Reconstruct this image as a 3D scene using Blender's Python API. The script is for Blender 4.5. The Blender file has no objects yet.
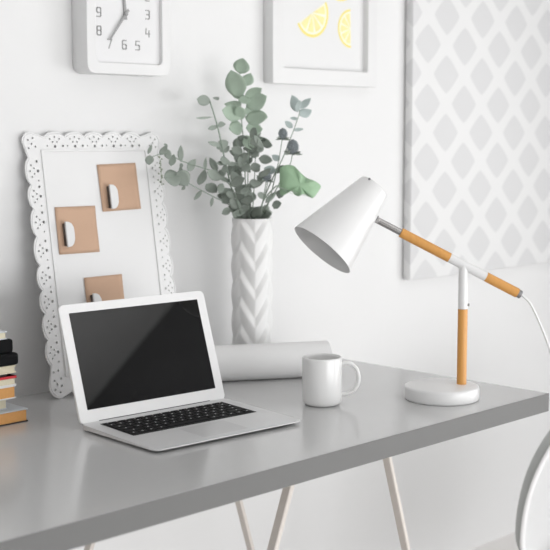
WORLD, WIN, TOP, FRONT, EXPO = 0.60, 44.0, 3.0, 66.0, 0.34
VOFF = -2.20
PLANT = {'tall':([[[2.0284,2.0734,1.0449],[2.022,2.0799,1.1574],[2.019,2.083,1.2503],[2.0143,2.0878,1.3426],[2.0128,2.0893,1.4114],[2.0128,2.0893,1.4297]]],[[2.0128,2.0893,1.4251,2.0108,2.0771,1.461,0.0411],[2.0111,2.0911,1.3702,1.9845,2.0896,1.4332,0.0537],[2.0192,2.0827,1.3977,2.0446,2.0854,1.4284,0.0316],[2.0245,2.0916,1.3705,2.0137,2.1273,1.408,0.0347],[2.0208,2.0811,1.3656,2.0343,2.0389,1.3923,0.0284],[2.0224,2.0795,1.3495,2.0423,2.0307,1.3741,0.0411],[2.0175,2.0845,1.3288,1.955,2.0888,1.3418,0.0379],[2.0159,2.0861,1.3564,1.9961,2.126,1.3567,0.019],[2.0207,2.0812,1.3265,2.0368,2.022,1.3261,0.0411],[2.0174,2.0846,1.3058,1.9859,2.0986,1.2988,0.0379],[2.0223,2.0796,1.3012,2.057,2.0585,1.2989,0.0379],[2.0191,2.0829,1.338,2.063,2.081,1.3455,0.0221],[2.0158,2.0862,1.3196,1.9886,2.0711,1.3511,0.0284],[2.0223,2.0796,1.285,2.018,2.0555,1.2506,0.0284],[2.0176,2.0844,1.377,2.0015,2.058,1.3556,0.0284]],'sage'),'thin':([[[2.0218,2.0801,1.0449],[2.0019,2.0861,1.1042],[1.9854,2.0887,1.1582],[1.9581,2.0829,1.228],[1.9342,2.0803,1.3008],[1.9071,2.0771,1.361]]],[[1.9105,2.0775,1.3589,1.8631,2.0718,1.3645,0.0249],[1.9208,2.0786,1.3658,1.9447,2.0877,1.371,0.0138],[1.9172,2.0783,1.3254,1.8529,2.0641,1.3224,0.0055],[1.9377,2.0806,1.3053,1.9,2.0766,1.2984,0.011],[1.9342,2.0803,1.3076,1.9687,2.0903,1.3101,0.0138],[1.9513,2.0822,1.26,1.8999,2.0767,1.2693,0.011],[1.9615,2.0833,1.2211,1.9305,2.0802,1.2216,0.011],[1.9719,2.0909,1.2185,2.0038,2.0842,1.2181,0.011],[1.9838,2.0903,1.1768,1.9441,2.0884,1.1893,0.011],[1.951,2.0824,1.187,1.8962,2.0766,1.202,0.0249],[1.9476,2.0821,1.1917,1.9305,2.067,1.206,0.0166],[1.987,2.0871,1.1582,1.9473,2.0955,1.1569,0.0138],[1.9918,2.0821,1.1397,1.9613,2.0835,1.1546,0.0166]],'dark'),'droop':([[[2.0218,2.0801,1.0449],[2.0052,2.0828,1.1019],[1.9819,2.0988,1.1255],[1.9403,2.1015,1.1432],[1.8586,2.0922,1.1756],[1.8251,2.0877,1.1944],[1.7787,2.0812,1.1913]]],[[1.8285,2.0882,1.1921,1.7786,2.0878,1.1911,0.0414],[1.8185,2.0868,1.2056,1.8452,2.0839,1.1717,0.0387],[1.8992,2.0971,1.1607,1.8719,2.0941,1.1391,0.011],[1.9368,2.1012,1.1433,1.9299,2.1006,1.1206,0.0083],[1.8418,2.0901,1.1716,1.8317,2.0888,1.1631,0.0083],[1.8318,2.0886,1.1942,1.8385,2.1027,1.2161,0.011],[1.9679,2.1042,1.1282,1.9853,2.0887,1.149,0.0249]],'dark'),'trail':([[[2.0218,2.0801,1.0449],[1.9982,2.0756,1.1118],[1.9785,2.0814,1.1633],[1.9338,2.0873,1.1987],[1.8961,2.0898,1.2108],[1.832,2.0884,1.2275],[1.7823,2.0813,1.2458],[1.7495,2.0762,1.2419],[1.7266,2.0725,1.2357]]],[[1.8287,2.088,1.2253,1.8289,2.0878,1.2629,0.0138],[1.8287,2.088,1.2231,1.8319,2.0885,1.212,0.0083],[1.852,2.0912,1.2049,1.8792,2.0944,1.2312,0.0193],[1.8891,2.0959,1.1724,1.9164,2.1054,1.2078,0.0221],[1.9097,2.098,1.2058,1.92,2.1057,1.2351,0.0083],[1.7267,2.0724,1.2422,1.7168,2.0643,1.221,0.0193],[1.7202,2.0713,1.2444,1.7334,2.0733,1.2657,0.0083],[1.7593,2.0778,1.2417,1.7759,2.0735,1.2633,0.0166],[1.7791,2.0807,1.2546,1.7921,2.0828,1.2304,0.0166],[1.7954,2.0834,1.2172,1.812,2.0923,1.2432,0.0166],[1.7758,2.0802,1.2611,1.7825,2.0811,1.2654,0.011]],'dark'),'dust':([[[2.035,2.0667,1.0449],[2.0411,2.0462,1.1229],[2.0504,2.0225,1.1814],[2.0666,2.006,1.2275],[2.0939,2.0067,1.2734],[2.1085,1.9918,1.3311],[2.1085,1.9918,1.3472]]],[[2.1069,1.9935,1.338,2.1043,2.0104,1.3774,0.0249],[2.1085,1.9918,1.3472,2.1279,1.972,1.3702,0.0193],[2.1085,1.9918,1.3311,2.1443,1.9839,1.343,0.0249],[2.1069,1.9935,1.3219,2.0939,2.0067,1.3242,0.0083],[2.1052,1.9951,1.338,2.0955,1.9765,1.365,0.0166],[2.0988,2.0017,1.3012,2.0858,2.015,1.3173,0.0138],[2.0988,2.0017,1.2965,2.1167,1.9835,1.2988,0.0083],[2.0633,2.0093,1.2275,2.0575,2.0295,1.2389,0.0166],[2.0568,2.0159,1.1999,2.0303,2.0286,1.2094,0.0221]],'blue'),'fill':([[[2.0251,2.0767,1.0449],[2.033,2.1115,1.156],[2.0234,2.1214,1.25]],[[2.0317,2.0701,1.0449],[2.0492,2.0808,1.1565],[2.0526,2.0773,1.2501]],[[2.0284,2.0734,1.0449],[2.0114,2.0622,1.1814],[2.0202,2.0675,1.2735]],[[2.0333,2.0684,1.0449],[2.0656,2.064,1.133],[2.0613,2.0399,1.2039]]],[[2.0345,2.0575,1.2455,2.0553,2.0589,1.2654,0.0232],[2.0158,2.0455,1.2484,2.0155,2.0837,1.2543,0.0162],[2.0061,2.0712,1.2848,2.0181,2.0888,1.2695,0.0252],[2.0084,2.0821,1.22,2.0186,2.0695,1.2437,0.0152],[2.0833,2.0765,1.2727,2.0563,2.0879,1.2678,0.0219],[1.9943,2.083,1.1466,1.9934,2.0672,1.1753,0.0149],[2.0365,2.0735,1.1365,2.0079,2.0722,1.1573,0.0219],[2.0379,2.0856,1.1624,2.0564,2.0544,1.1782,0.0164],[1.9854,2.0614,1.151,2.0031,2.0504,1.1648,0.0164],[2.0414,2.0354,1.1283,2.0692,2.0239,1.1545,0.0134],[2.0519,2.0245,1.122,2.064,2.0045,1.1282,0.0228],[2.0017,2.0762,1.113,1.9734,2.0849,1.1388,0.0244],[2.0159,2.0836,1.2428,1.9919,2.0963,1.2557,0.023],[2.016,2.0793,1.2353,2.0201,2.0376,1.2579,0.0143],[1.9578,2.1101,1.1522,1.9052,2.0895,1.174,0.0257],[2.0261,2.1417,1.1888,2.0286,2.1377,1.2188,0.0155],[2.0125,2.0547,1.198,1.9896,2.0569,1.2223,0.0133],[2.0704,2.0843,1.2437,2.092,2.0958,1.2699,0.0171],[2.0696,2.0854,1.23,2.0927,2.0613,1.2251,0.0225],[2.0675,2.0913,1.2721,2.0807,2.0914,1.3087,0.0172],[2.0118,2.1191,1.1382,1.9596,2.1125,1.1462,0.0172],[2.0064,2.1168,1.196,2.0353,2.1214,1.2172,0.0134],[2.0596,2.0635,1.2656,2.0725,2.0422,1.2599,0.0189],[1.9989,2.0605,1.2171,1.9882,2.0384,1.2027,0.0241],[2.0173,2.0479,1.1386,2.0056,2.087,1.1306,0.0207],[1.9663,2.1017,1.1849,1.9823,2.1068,1.2215,0.0133],[2.0633,2.0777,1.197,2.068,2.0555,1.184,0.0245],[2.005,2.0945,1.2246,2.0215,2.0616,1.2423,0.023],[1.9729,2.1136,1.246,2.0013,2.1134,1.2598,0.0195],[2.0577,2.0988,1.1261,2.0787,2.1143,1.1494,0.0211],[2.0599,2.0729,1.1991,2.0405,2.0789,1.2182,0.0192],[2.012,2.0266,1.1894,2.0152,1.99,1.2095,0.0144],[1.9901,2.088,1.1426,1.9726,2.1126,1.1462,0.0227],[1.999,2.0816,1.1725,1.9915,2.0951,1.2019,0.0229],[1.9833,2.0893,1.1145,1.9594,2.0959,1.1034,0.0175],[2.047,2.0999,1.2645,2.0813,2.1026,1.2771,0.0165],[2.0438,2.0811,1.2525,2.0512,2.0625,1.269,0.0171],[2.0049,2.1041,1.2569,2.035,2.0998,1.279,0.0232],[2.0748,2.0891,1.1075,2.0506,2.1119,1.1086,0.0151],[2.0655,2.0609,1.1218,2.0741,2.0606,1.0999,0.0181],[2.0292,2.0934,1.12,2.0276,2.0865,1.1489,0.0244],[2.0055,2.0883,1.2146,2.0301,2.0973,1.2396,0.0161],[1.9562,2.0746,1.205,1.9394,2.0919,1.1951,0.0137],[1.9963,2.0842,1.1045,2.016,2.0628,1.1206,0.0226],[1.9691,2.0786,1.1709,1.9795,2.0395,1.1869,0.0251],[2.0623,2.1048,1.1387,2.0419,2.1037,1.169,0.0131],[2.0681,2.0879,1.1465,2.1019,2.0869,1.1371,0.0166],[2.1113,2.054,1.1557,2.1109,2.0594,1.1349,0.0221],[2.0451,2.1066,1.1577,2.0217,2.1199,1.1584,0.0194],[2.0091,2.1017,1.259,2.0191,2.0769,1.2792,0.024],[2.0536,2.1137,1.216,2.0495,2.085,1.2332,0.014],[1.9969,2.0425,1.1768,2.0318,2.0399,1.1744,0.0197],[2.0117,2.0718,1.2051,2.0056,2.0855,1.2364,0.0236],[1.9803,2.0942,1.2697,1.9352,2.0864,1.2547,0.0236],[2.04,2.0775,1.1503,2.0108,2.0935,1.1681,0.0209],[2.0371,2.1201,1.1306,2.0386,2.079,1.1176,0.0254],[1.9348,2.0734,1.2305,1.9728,2.0801,1.2231,0.0199],[2.0524,2.0907,1.2424,2.0416,2.0689,1.2659,0.0218],[2.0496,2.0721,1.1045,2.0925,2.0619,1.1029,0.0252],[1.9808,2.0866,1.1078,2.0153,2.0727,1.1092,0.0243],[2.0141,2.0796,1.1364,2.0159,2.1088,1.15,0.0226],[2.0579,2.0746,1.2332,2.0366,2.0719,1.267,0.017],[1.984,2.1357,1.1995,1.9613,2.1383,1.233,0.017],[2.0294,2.0439,1.242,2.0188,2.0668,1.2434,0.0216],[2.0208,2.112,1.1737,2.0418,2.124,1.206,0.0215],[2.0681,2.0305,1.196,2.0723,2.0043,1.2152,0.015],[2.087,2.0391,1.13,2.0952,2.0604,1.1099,0.0138],[2.0743,2.0664,1.2558,2.0609,2.0598,1.2791,0.0216],[2.0352,2.136,1.1763,2.0268,2.1202,1.2141,0.0151],[2.0259,2.1413,1.1068,2.041,2.1087,1.1182,0.0215],[2.0057,2.0855,1.1167,2.0219,2.0725,1.0986,0.0199],[2.025,2.1155,1.2211,2.0181,2.1104,1.2583,0.0152],[1.996,2.0942,1.2342,2.0368,2.0907,1.2259,0.022],[2.0333,2.0331,1.2542,2.009,2.0404,1.2857,0.0144],[2.0346,2.1114,1.1586,2.0812,2.1064,1.1718,0.015],[2.0648,2.0667,1.1728,2.0671,2.0887,1.1913,0.0133],[2.0432,2.1155,1.1501,2.044,2.1296,1.1813,0.0149],[2.0198,2.063,1.2782,2.0093,2.0328,1.3012,0.0222],[2.0162,2.0603,1.2081,2.0356,2.0441,1.215,0.0224],[2.0396,2.1112,1.2191,2.0542,2.1337,1.1952,0.0252],[2.04,2.1143,1.2407,2.032,2.1472,1.2485,0.0192],[2.0209,2.0384,1.2759,2.0122,2.0556,1.2646,0.022],[2.0594,2.084,1.2799,2.0695,2.046,1.2688,0.0148],[1.9605,2.0911,1.1736,1.9359,2.0801,1.1533,0.019],[2.036,2.081,1.0959,2.0072,2.1255,1.1188,0.0281],[2.0401,2.0852,1.0955,1.9869,2.0772,1.1123,0.0281],[2.0302,2.0751,1.0964,2.013,2.018,1.1136,0.0281],[2.0326,2.0775,1.0962,2.0743,2.0528,1.1142,0.0281],[2.0392,2.0843,1.0956,2.0331,2.0055,1.1041,0.0281],[2.0306,2.0755,1.0964,1.9689,2.0718,1.104,0.0281],[2.0304,2.0753,1.0964,2.0347,2.0999,1.1045,0.0281],[2.0274,2.0722,1.0967,2.0508,2.0758,1.1025,0.0281]],'dark'),'thistle':([[[2.0366,2.065,1.0449],[2.0438,2.0291,1.1234],[2.0529,2.0056,1.2163],[2.061,1.9974,1.2873]],[[2.0383,2.0634,1.0449],[2.064,2.0229,1.1578],[2.0723,1.9858,1.2163],[2.0771,1.981,1.2575]],[[2.0317,2.0701,1.0449],[2.027,2.032,1.124],[2.0281,2.0167,1.1913]]],[],'th'),'bigleaf':([[2.0418,1.9884,1.2099],[2.0515,1.9785,1.2167],[2.0715,1.9724,1.2142],[2.0739,1.9556,1.2007],[2.0998,1.9578,1.1863],[2.1054,1.9378,1.1798],[2.1225,1.9347,1.1679],[2.1103,1.9328,1.1545],[2.095,1.9342,1.1412],[2.0942,1.9493,1.1453],[2.0716,1.9438,1.1509],[2.0668,1.9487,1.1463],[2.066,1.9638,1.1481],[2.0523,1.9634,1.16],[2.0515,1.9785,1.1504],[2.0419,1.9883,1.1504]],[2.0354,1.9949,1.1687],[[2.0214,2.0662,1.0457],[2.0199,2.0249,1.1246],[2.0354,1.9949,1.1687]])}
import bpy, bmesh, math, random
from mathutils import Vector, Matrix, Euler
C = bpy.context.scene.collection
PI = math.pi
random.seed(7)
DESK = 0.74
WALL = 2.19

# ------------------------------------------------------------------ materials
def mat(name, col, rough=0.5, metal=0.0, spec=0.5, bump=0.0, bscale=200, vary=0.0, vscale=8, coat=0.0, trans=0.0):
    m = bpy.data.materials.new(name); m.use_nodes = True
    nt = m.node_tree; b = nt.nodes['Principled BSDF']
    b.inputs['Base Color'].default_value = (*col, 1)
    b.inputs['Roughness'].default_value = rough
    b.inputs['Metallic'].default_value = metal
    b.inputs['Specular IOR Level'].default_value = spec
    b.inputs['Coat Weight'].default_value = coat
    tc = nt.nodes.new('ShaderNodeTexCoord')
    if vary:
        n = nt.nodes.new('ShaderNodeTexNoise'); n.inputs['Scale'].default_value = vscale
        n.inputs['Detail'].default_value = 4
        nt.links.new(tc.outputs['Object'], n.inputs['Vector'])
        mx = nt.nodes.new('ShaderNodeMix'); mx.data_type = 'RGBA'
        mx.inputs[6].default_value = (*[c*(1-vary) for c in col], 1)
        mx.inputs[7].default_value = (*[min(1, c*(1+vary)) for c in col], 1)
        nt.links.new(n.outputs['Fac'], mx.inputs[0]); nt.links.new(mx.outputs[2], b.inputs['Base Color'])
    if bump:
        n2 = nt.nodes.new('ShaderNodeTexNoise'); n2.inputs['Scale'].default_value = bscale
        nt.links.new(tc.outputs['Object'], n2.inputs['Vector'])
        bp = nt.nodes.new('ShaderNodeBump'); bp.inputs['Strength'].default_value = bump; bp.inputs['Distance'].default_value = 0.001
        nt.links.new(n2.outputs['Fac'], bp.inputs['Height']); nt.links.new(bp.outputs['Normal'], b.inputs['Normal'])
    return m

def srgb(r, g, b):
    f = lambda c: (c/255/12.92) if c/255 <= .04045 else ((c/255+.055)/1.055)**2.4
    return (f(r), f(g), f(b))

def wood_mat(name, c1, c2, scale=(60, 60, 4)):
    m = mat(name, c1, 0.42); nt = m.node_tree; b = nt.nodes['Principled BSDF']
    tc = nt.nodes.new('ShaderNodeTexCoord'); mp = nt.nodes.new('ShaderNodeMapping')
    mp.inputs['Scale'].default_value = scale
    n = nt.nodes.new('ShaderNodeTexNoise'); n.inputs['Scale'].default_value = 3; n.inputs['Detail'].default_value = 5
    mx = nt.nodes.new('ShaderNodeMix'); mx.data_type = 'RGBA'
    mx.inputs[6].default_value = (*c1, 1); mx.inputs[7].default_value = (*c2, 1)
    nt.links.new(tc.outputs['Object'], mp.inputs['Vector']); nt.links.new(mp.outputs['Vector'], n.inputs['Vector'])
    nt.links.new(n.outputs['Fac'], mx.inputs[0]); nt.links.new(mx.outputs[2], b.inputs['Base Color'])
    return m

M = dict(
 wall=mat('wall_paint', (.725, .725, .725), .75, bump=.15, bscale=120, vary=.01),
 ceil=mat('ceiling_paint', (.68, .68, .68), .8),
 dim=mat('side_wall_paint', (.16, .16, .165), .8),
 leftw=mat('left_wall_paint', (.7, .7, .7), .8),
 floor=mat('floor_board', (.86, .84, .82), .45, vary=.06, vscale=3),
 desk=mat('grey_lacquer', (.50, .50, .50), .18, spec=1, bump=.02, bscale=400, vary=.03, vscale=5),  # paler grey carries the stronger light on the desk top
 white=mat('white_plastic', (.70, .70, .70), .38),
 whitem=mat('white_enamel', (.70, .70, .70), .28),
 ceramic=mat('white_ceramic', (.73, .73, .725), .15),
 vase=mat('matte_ceramic', (.77, .77, .765), .6),
 paper=mat('white_paper', (.76, .76, .76), .7, bump=.1),
 printp=mat('print_paper', (.71, .71, .71), .6),
 card=mat('white_card', (.73, .73, .73), .6),
 alu=mat('brushed_aluminium', (.66, .66, .665), .42, metal=.35),
 bezel=mat('white_bezel', (.76, .76, .76), .25),
 screen=mat('black_glass', (.004, .004, .004), .02, spec=.75),
 key=mat('black_key', (.006, .006, .007), .6, spec=.15),
 keyrec=mat('key_well', (.012, .012, .012), .6, spec=.2),
 glyph=mat('key_print', (.6, .6, .6), .5),
 pad=mat('trackpad_glass', (.56, .56, .565), .35, metal=.2),
 rubber=mat('dark_rubber', (.02, .02, .02), .8),
 chrome=mat('chrome', (.42, .41, .40), .14, metal=1),
 steel=mat('dark_steel', (.25, .25, .26), .3, metal=1),
 kraft=mat('kraft_paper', srgb(192, 160, 136), .85, bump=.3, bscale=60, vary=.06, vscale=14),
 clipside=mat('clip_body', (.10, .085, .075), .6),
 woodo=wood_mat('honey_wood', srgb(212, 156, 84), srgb(194, 136, 66)),
 edge=mat('matte_front_shade', (.155, .155, .153), .6, spec=.2),
 beige=mat('painted_trestle', (.60, .555, .515), .5),
 stem=mat('stem_green', srgb(138, 150, 138), .7),
 sage=mat('sage_leaf', srgb(164, 181, 164), .6, vary=.18, vscale=30),
 dark=mat('grey_green_leaf', srgb(140, 149, 140), .6, vary=.2, vscale=30),
 blue=mat('dusty_leaf', srgb(176, 188, 186), .7, vary=.08, vscale=30),
 big=mat('fresh_leaf', srgb(150, 180, 148), .6, vary=.15, vscale=25),
 thistle=mat('thistle_head', srgb(138, 145, 148), .9, vary=.3, vscale=120),
 berry=mat('berry', srgb(150, 158, 142), .6),
 greyink=mat('grey_ink', srgb(168, 168, 168), .5),
 handm=mat('clock_hand_grey', srgb(150, 150, 150), .4),
 dial=mat('dial_card', (.70, .70, .705), .5),
 lemon=mat('lemon_flesh', srgb(236, 224, 160), .6, vary=.12, vscale=60),
 rind=mat('lemon_rind', srgb(234, 218, 130), .6),
 pith=mat('lemon_pith', srgb(236, 234, 216), .7),
 pages_o=mat('orange_pages', srgb(214, 158, 96), .8, vary=.08, vscale=200),
 pages_c=mat('cream_pages', srgb(216, 208, 184), .8, vary=.06, vscale=200),
 cov_w=mat('white_cover', srgb(226, 226, 226), .4),
 cov_g=mat('grey_cover', srgb(196, 200, 204), .4),
 cov_k=mat('black_cover', (.004, .004, .005), .75, spec=.2),
 cov_d=mat('dark_cover', (.03, .022, .02), .5),
 cov_r=mat('red_cover', srgb(196, 36, 48), .45),
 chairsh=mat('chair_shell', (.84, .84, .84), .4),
 chair_shade=mat('chair_shell_shaded', (.37, .38, .37), .5),  # shade on the white shell's outer side, put into a darker grey
 cushion=mat('grey_cushion', (.5, .49, .49), .9, bump=.4),
)

# ------------------------------------------------------------------ helpers
def link_mesh(name, bm, m, parent=None, smooth=False, auto=None):
    me = bpy.data.meshes.new(name)
    bmesh.ops.recalc_face_normals(bm, faces=bm.faces)
    bm.to_mesh(me); bm.free()
    ms = m if isinstance(m, (list, tuple)) else [m]
    for x in ms: me.materials.append(x)
    if smooth:
        for p in me.polygons: p.use_smooth = True
    if auto is not None:
        for p in me.polygons: p.use_smooth = True
        me.set_sharp_from_angle(angle=math.radians(auto))
    o = bpy.data.objects.new(name, me); C.objects.link(o)
    if parent: o.parent = parent
    return o

def tag(o, label, cat, group=None, kind=None):
    o['label'] = label; o['category'] = cat
    if group: o['group'] = group
    if kind: o['kind'] = kind
    return o

def thing(name, label, cat, loc=(0, 0, 0), rotz=0, group=None):
    o = bpy.data.objects.new(name, None); C.objects.link(o)
    o.empty_display_size = .05
    o.location = loc; o.rotation_euler = (0, 0, rotz)
    return tag(o, label, cat, group)

def struct(name, bm, m):
    o = link_mesh(name, bm, m); o['kind'] = 'structure'; return o

def box(bm, x0, x1, y0, y1, z0, z1, mi=0):
    v = [bm.verts.new(p) for p in ((x0,y0,z0),(x1,y0,z0),(x1,y1,z0),(x0,y1,z0),(x0,y0,z1),(x1,y0,z1),(x1,y1,z1),(x0,y1,z1))]
    fs = [bm.faces.new([v[i] for i in f]) for f in ((0,3,2,1),(4,5,6,7),(0,1,5,4),(1,2,6,5),(2,3,7,6),(3,0,4,7))]
    for f in fs: f.material_index = mi
    return fs

def bbox(x0, x1, y0, y1, z0, z1, bev=0, seg=2):
    bm = bmesh.new(); box(bm, x0, x1, y0, y1, z0, z1)
    if bev: bmesh.ops.bevel(bm, geom=bm.edges[:], offset=bev, segments=seg, affect='EDGES', profile=.5)
    return bm

def lathe(bm, prof, n=48, M4=None, mi=0):
    """revolve (r,z) profile about z; closes at r=0"""
    rings = []
    for r, z in prof:
        if r < 1e-6: rings.append([bm.verts.new((0, 0, z))])
        else: rings.append([bm.verts.new((r*math.cos(2*PI*k/n), r*math.sin(2*PI*k/n), z)) for k in range(n)])
    for a, b in zip(rings, rings[1:]):
        for k in range(n):
            k2 = (k+1) % n
            if len(a) == 1 and len(b) == 1: continue
            if len(a) == 1: f = bm.faces.new((a[0], b[k], b[k2]))
            elif len(b) == 1: f = bm.faces.new((a[k], a[k2], b[0]))
            else: f = bm.faces.new((a[k], a[k2], b[k2], b[k]))
            f.material_index = mi
    if M4 is not None:
        vs = [v for r in rings for v in r]
        bmesh.ops.transform(bm, matrix=M4, verts=vs)
    return bm

def frame_to(p, d):
    q = Vector(d).normalized().to_track_quat('Z', 'Y')
    return Matrix.Translation(p) @ q.to_matrix().to_4x4()

def rod(bm, p, q, r, r2=None, n=20, bev=.0, mi=0):
    p = Vector(p); q = Vector(q); L = (q-p).length; r2 = r if r2 is None else r2
    b = min(bev, r*.5)
    prof = [(0, 0), (r-b, 0)] + ([(r, b)] if b else []) + ([(r2, L-b)] if b else []) + [(r2-b, L), (0, L)]
    lathe(bm, prof, n, frame_to(p, q-p), mi)

def tube(bm, pts, r, n=8, caps=True):
    pts = [Vector(p) for p in pts]; rings = []
    rr = r if isinstance(r, (list, tuple)) else [r]*len(pts)
    ref = Vector((0, 0, 1))
    t0 = (pts[1]-pts[0]).normalized()
    if abs(t0.dot(ref)) > .95: ref = Vector((1, 0, 0))
    nrm = (ref - t0*ref.dot(t0)).normalized()
    for i, p in enumerate(pts):
        t = (pts[min(i+1, len(pts)-1)]-pts[max(i-1, 0)]).normalized()
        nrm = (nrm - t*nrm.dot(t)).normalized(); b = t.cross(nrm)
        rings.append([bm.verts.new(p + (nrm*math.cos(2*PI*k/n)+b*math.sin(2*PI*k/n))*rr[i]) for k in range(n)])
    for a, b in zip(rings, rings[1:]):
        for k in range(n): bm.faces.new((a[k], a[(k+1) % n], b[(k+1) % n], b[k]))
    if caps:
        bm.faces.new(rings[0][::-1]); bm.faces.new(rings[-1])
    return bm

def catmull(P, n=8):
    P = [Vector(p) for p in P]; out = []
    for i in range(len(P)-1):
        a = P[max(i-1, 0)]; b = P[i]; c = P[i+1]; d = P[min(i+2, len(P)-1)]
        for k in range(n):
            t = k/n
            out.append(.5*((2*b)+(c-a)*t+(2*a-5*b+4*c-d)*t*t+(3*b-a-3*c+d)*t**3))
    out.append(P[-1]); return out

def rrect(x0, x1, y0, y1, r, n=8):
    pts = []
    for cx, cy, a0 in ((x1-r, y1-r, 0), (x0+r, y1-r, 90), (x0+r, y0+r, 180), (x1-r, y0+r, 270)):
        for k in range(n+1):
            a = math.radians(a0+90*k/n); pts.append((cx+r*math.cos(a), cy+r*math.sin(a)))
    return pts

def shape2d(name, loops, depth, m, parent=None, bevel=0, axis='XZ'):
    """flat plate with holes; loops in plane (x,z), extruded to thickness depth, front at -y"""
    cu = bpy.data.curves.new(name, 'CURVE'); cu.dimensions = '2D'; cu.fill_mode = 'BOTH'
    cu.extrude = depth/2; cu.bevel_depth = bevel; cu.bevel_resolution = 1
    for L in loops:
        s = cu.splines.new('POLY'); s.points.add(len(L)-1); s.use_cyclic_u = True
        for i, (x, y) in enumerate(L): s.points[i].co = (x, y, 0, 1)
    t = bpy.data.objects.new(name+'_tmp', cu); C.objects.link(t)
    bpy.context.view_layer.update()
    me = bpy.data.meshes.new_from_object(t.evaluated_get(bpy.context.evaluated_depsgraph_get()))
    bpy.data.objects.remove(t); bpy.data.curves.remove(cu)
    me.name = name
    if axis == 'XZ': me.transform(Matrix.Rotation(PI/2, 4, 'X'))
    me.materials.clear(); me.materials.append(m)
    o = bpy.data.objects.new(name, me); C.objects.link(o)
    if parent: o.parent = parent
    return o

# ------------------------------------------------------------------ room
bm = bmesh.new(); box(bm, -1.2, 4.05, WALL, WALL+.12, 0, 2.6); struct('wall_back', bm, M['wall'])
bm = bmesh.new(); box(bm, -1.2, 4.17, -3.0, WALL+.12, -.06, 0); struct('floor', bm, M['floor'])
bm = bmesh.new(); box(bm, -1.2, 4.17, -3.0, WALL+.12, 2.6, 2.68); struct('ceiling', bm, M['ceil'])
WY0, WY1, WZ0, WZ1 = -1.9, .9, .08, 1.62
bm = bmesh.new()
box(bm, 4.05, 4.17, -3.0, WY0, 0, 2.6); box(bm, 4.05, 4.17, WY1, WALL+.12, 0, 2.6)
box(bm, 4.05, 4.17, WY0, WY1, 0, WZ0); box(bm, 4.05, 4.17, WY0, WY1, WZ1, 2.6)
struct('wall_right', bm, M['dim'])
bm = bmesh.new(); box(bm, -1.32, -1.2, -3.0, WALL+.12, 0, 2.6); struct('wall_left_unseen', bm, M['leftw'])  # unseen wall, added to control the light from the left
bm = bmesh.new()
for y in (WY0, (WY0+WY1)/2-.025, WY1-.05): box(bm, 4.07, 4.13, y, y+.05, WZ0, WZ1)
for z in (WZ0, WZ1-.05): box(bm, 4.07, 4.13, WY0+.05, WY1-.05, z, z+.05)
struct('window_1', bm, M['white'])

# ------------------------------------------------------------------ desk and trestle
d = thing('desk', 'grey lacquered desk top with thick edge resting on splayed trestle legs', 'desk', (1.3, 1.785, .701))
bm = bbox(-.95, .956, -.3855, .387, 0, .039, .001, 1)
link_mesh('desk_top', bm, M['desk'], d, auto=40)
link_mesh('front_shade_strip', bbox(-.95, .956, -.387, -.3855, .0003, .0388, .0004, 1), M['edge'], d)  # added strip; shade on the desk front put into its darker grey

tr = thing('trestle', 'pale painted trestle with splayed legs standing under the grey desk', 'trestle', (1.70, 1.76, 0))
def leg(bm_x0, bm_x1, y, w=.016, dy=.019):
    # square leg from (x0, z=0) to (x1, z=.66)
    bm = bmesh.new(); fs = box(bm, -w/2, w/2, y-dy/2, y+dy/2, 0, 1)
    for v in bm.verts:
        t = v.co.z; v.co.x += bm_x0+(bm_x1-bm_x0)*t; v.co.z = t*.675
    bmesh.ops.bevel(bm, geom=bm.edges[:], offset=.0015, segments=1, affect='EDGES')
    return bm
for y in (-.245, .245):
    link_mesh('leg', leg(-.375, -.112, y, .012), M['beige'], tr)
    link_mesh('leg', leg(.364, .152, y, .010), M['beige'], tr)
    link_mesh('top_rail', bbox(-.17, .17, y-.012, y+.012, .677, .701, .001), M['beige'], tr)
link_mesh('cross_beam', bbox(-.02, .02, -.231, .231, .681, .70, .001), M['beige'], tr)

# ------------------------------------------------------------------ laptop
lx, ly, lth = 1.3563, 1.8370, -.0699
LW, LD, LH, LA = .3450, .2365, .2275, .3224
lap = thing('laptop', 'open silver laptop with white screen border and black screen on the grey desk', 'laptop', (lx, ly, DESK), lth)
def wedge(z0b, z1b, z0f, z1f, ins=0, r=.014):
    pts = rrect(ins, LW-ins, -LD+ins, -ins, r, 6)
    bm = bmesh.new(); lo = []; hi = []
    for x, y in pts:
        t = -y/LD
        lo.append(bm.verts.new((x, y, z0b+(z0f-z0b)*t))); hi.append(bm.verts.new((x, y, z1b+(z1f-z1b)*t)))
    bm.faces.new(lo[::-1]); bm.faces.new(hi); n = len(pts)
    for k in range(n): bm.faces.new((lo[k], lo[(k+1) % n], hi[(k+1) % n], hi[k]))
    return bm
ZB, ZF = .0125, .0075
bm = wedge(.003, ZB, .0055, ZF)
bmesh.ops.bevel(bm, geom=[e for e in bm.edges if len(e.link_faces) == 2 and abs(e.link_faces[0].normal.z-e.link_faces[1].normal.z) > .5], offset=.001, segments=2, affect='EDGES')
link_mesh('base', bm, M['alu'], lap, auto=35)
for x in (.03, LW-.03):
    for y in (-.025, -LD+.025):
        bm = bmesh.new(); lathe(bm, [(0, 0), (.008, 0), (.008, .0048), (0, .0048)], 16, Matrix.Translation((x, y, 0)))
        link_mesh('rubber_foot', bm, M['rubber'], lap)
top = lambda y: ZB+(ZF-ZB)*(-y/LD)
KX0, KX1, KY0, KY1 = .027, LW-.027, -.132, -.024
bm = bmesh.new()
v = [bm.verts.new((x, y, top(y)+dz)) for dz in (.0001, .0004) for x, y in ((KX0, KY0), (KX1, KY0), (KX1, KY1), (KX0, KY1))]
for f in ((3,2,1,0),(4,5,6,7),(0,1,5,4),(1,2,6,5),(2,3,7,6),(3,0,4,7)): bm.faces.new([v[i] for i in f])
kb = link_mesh('keyboard', bm, M['keyrec'], lap)
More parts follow.
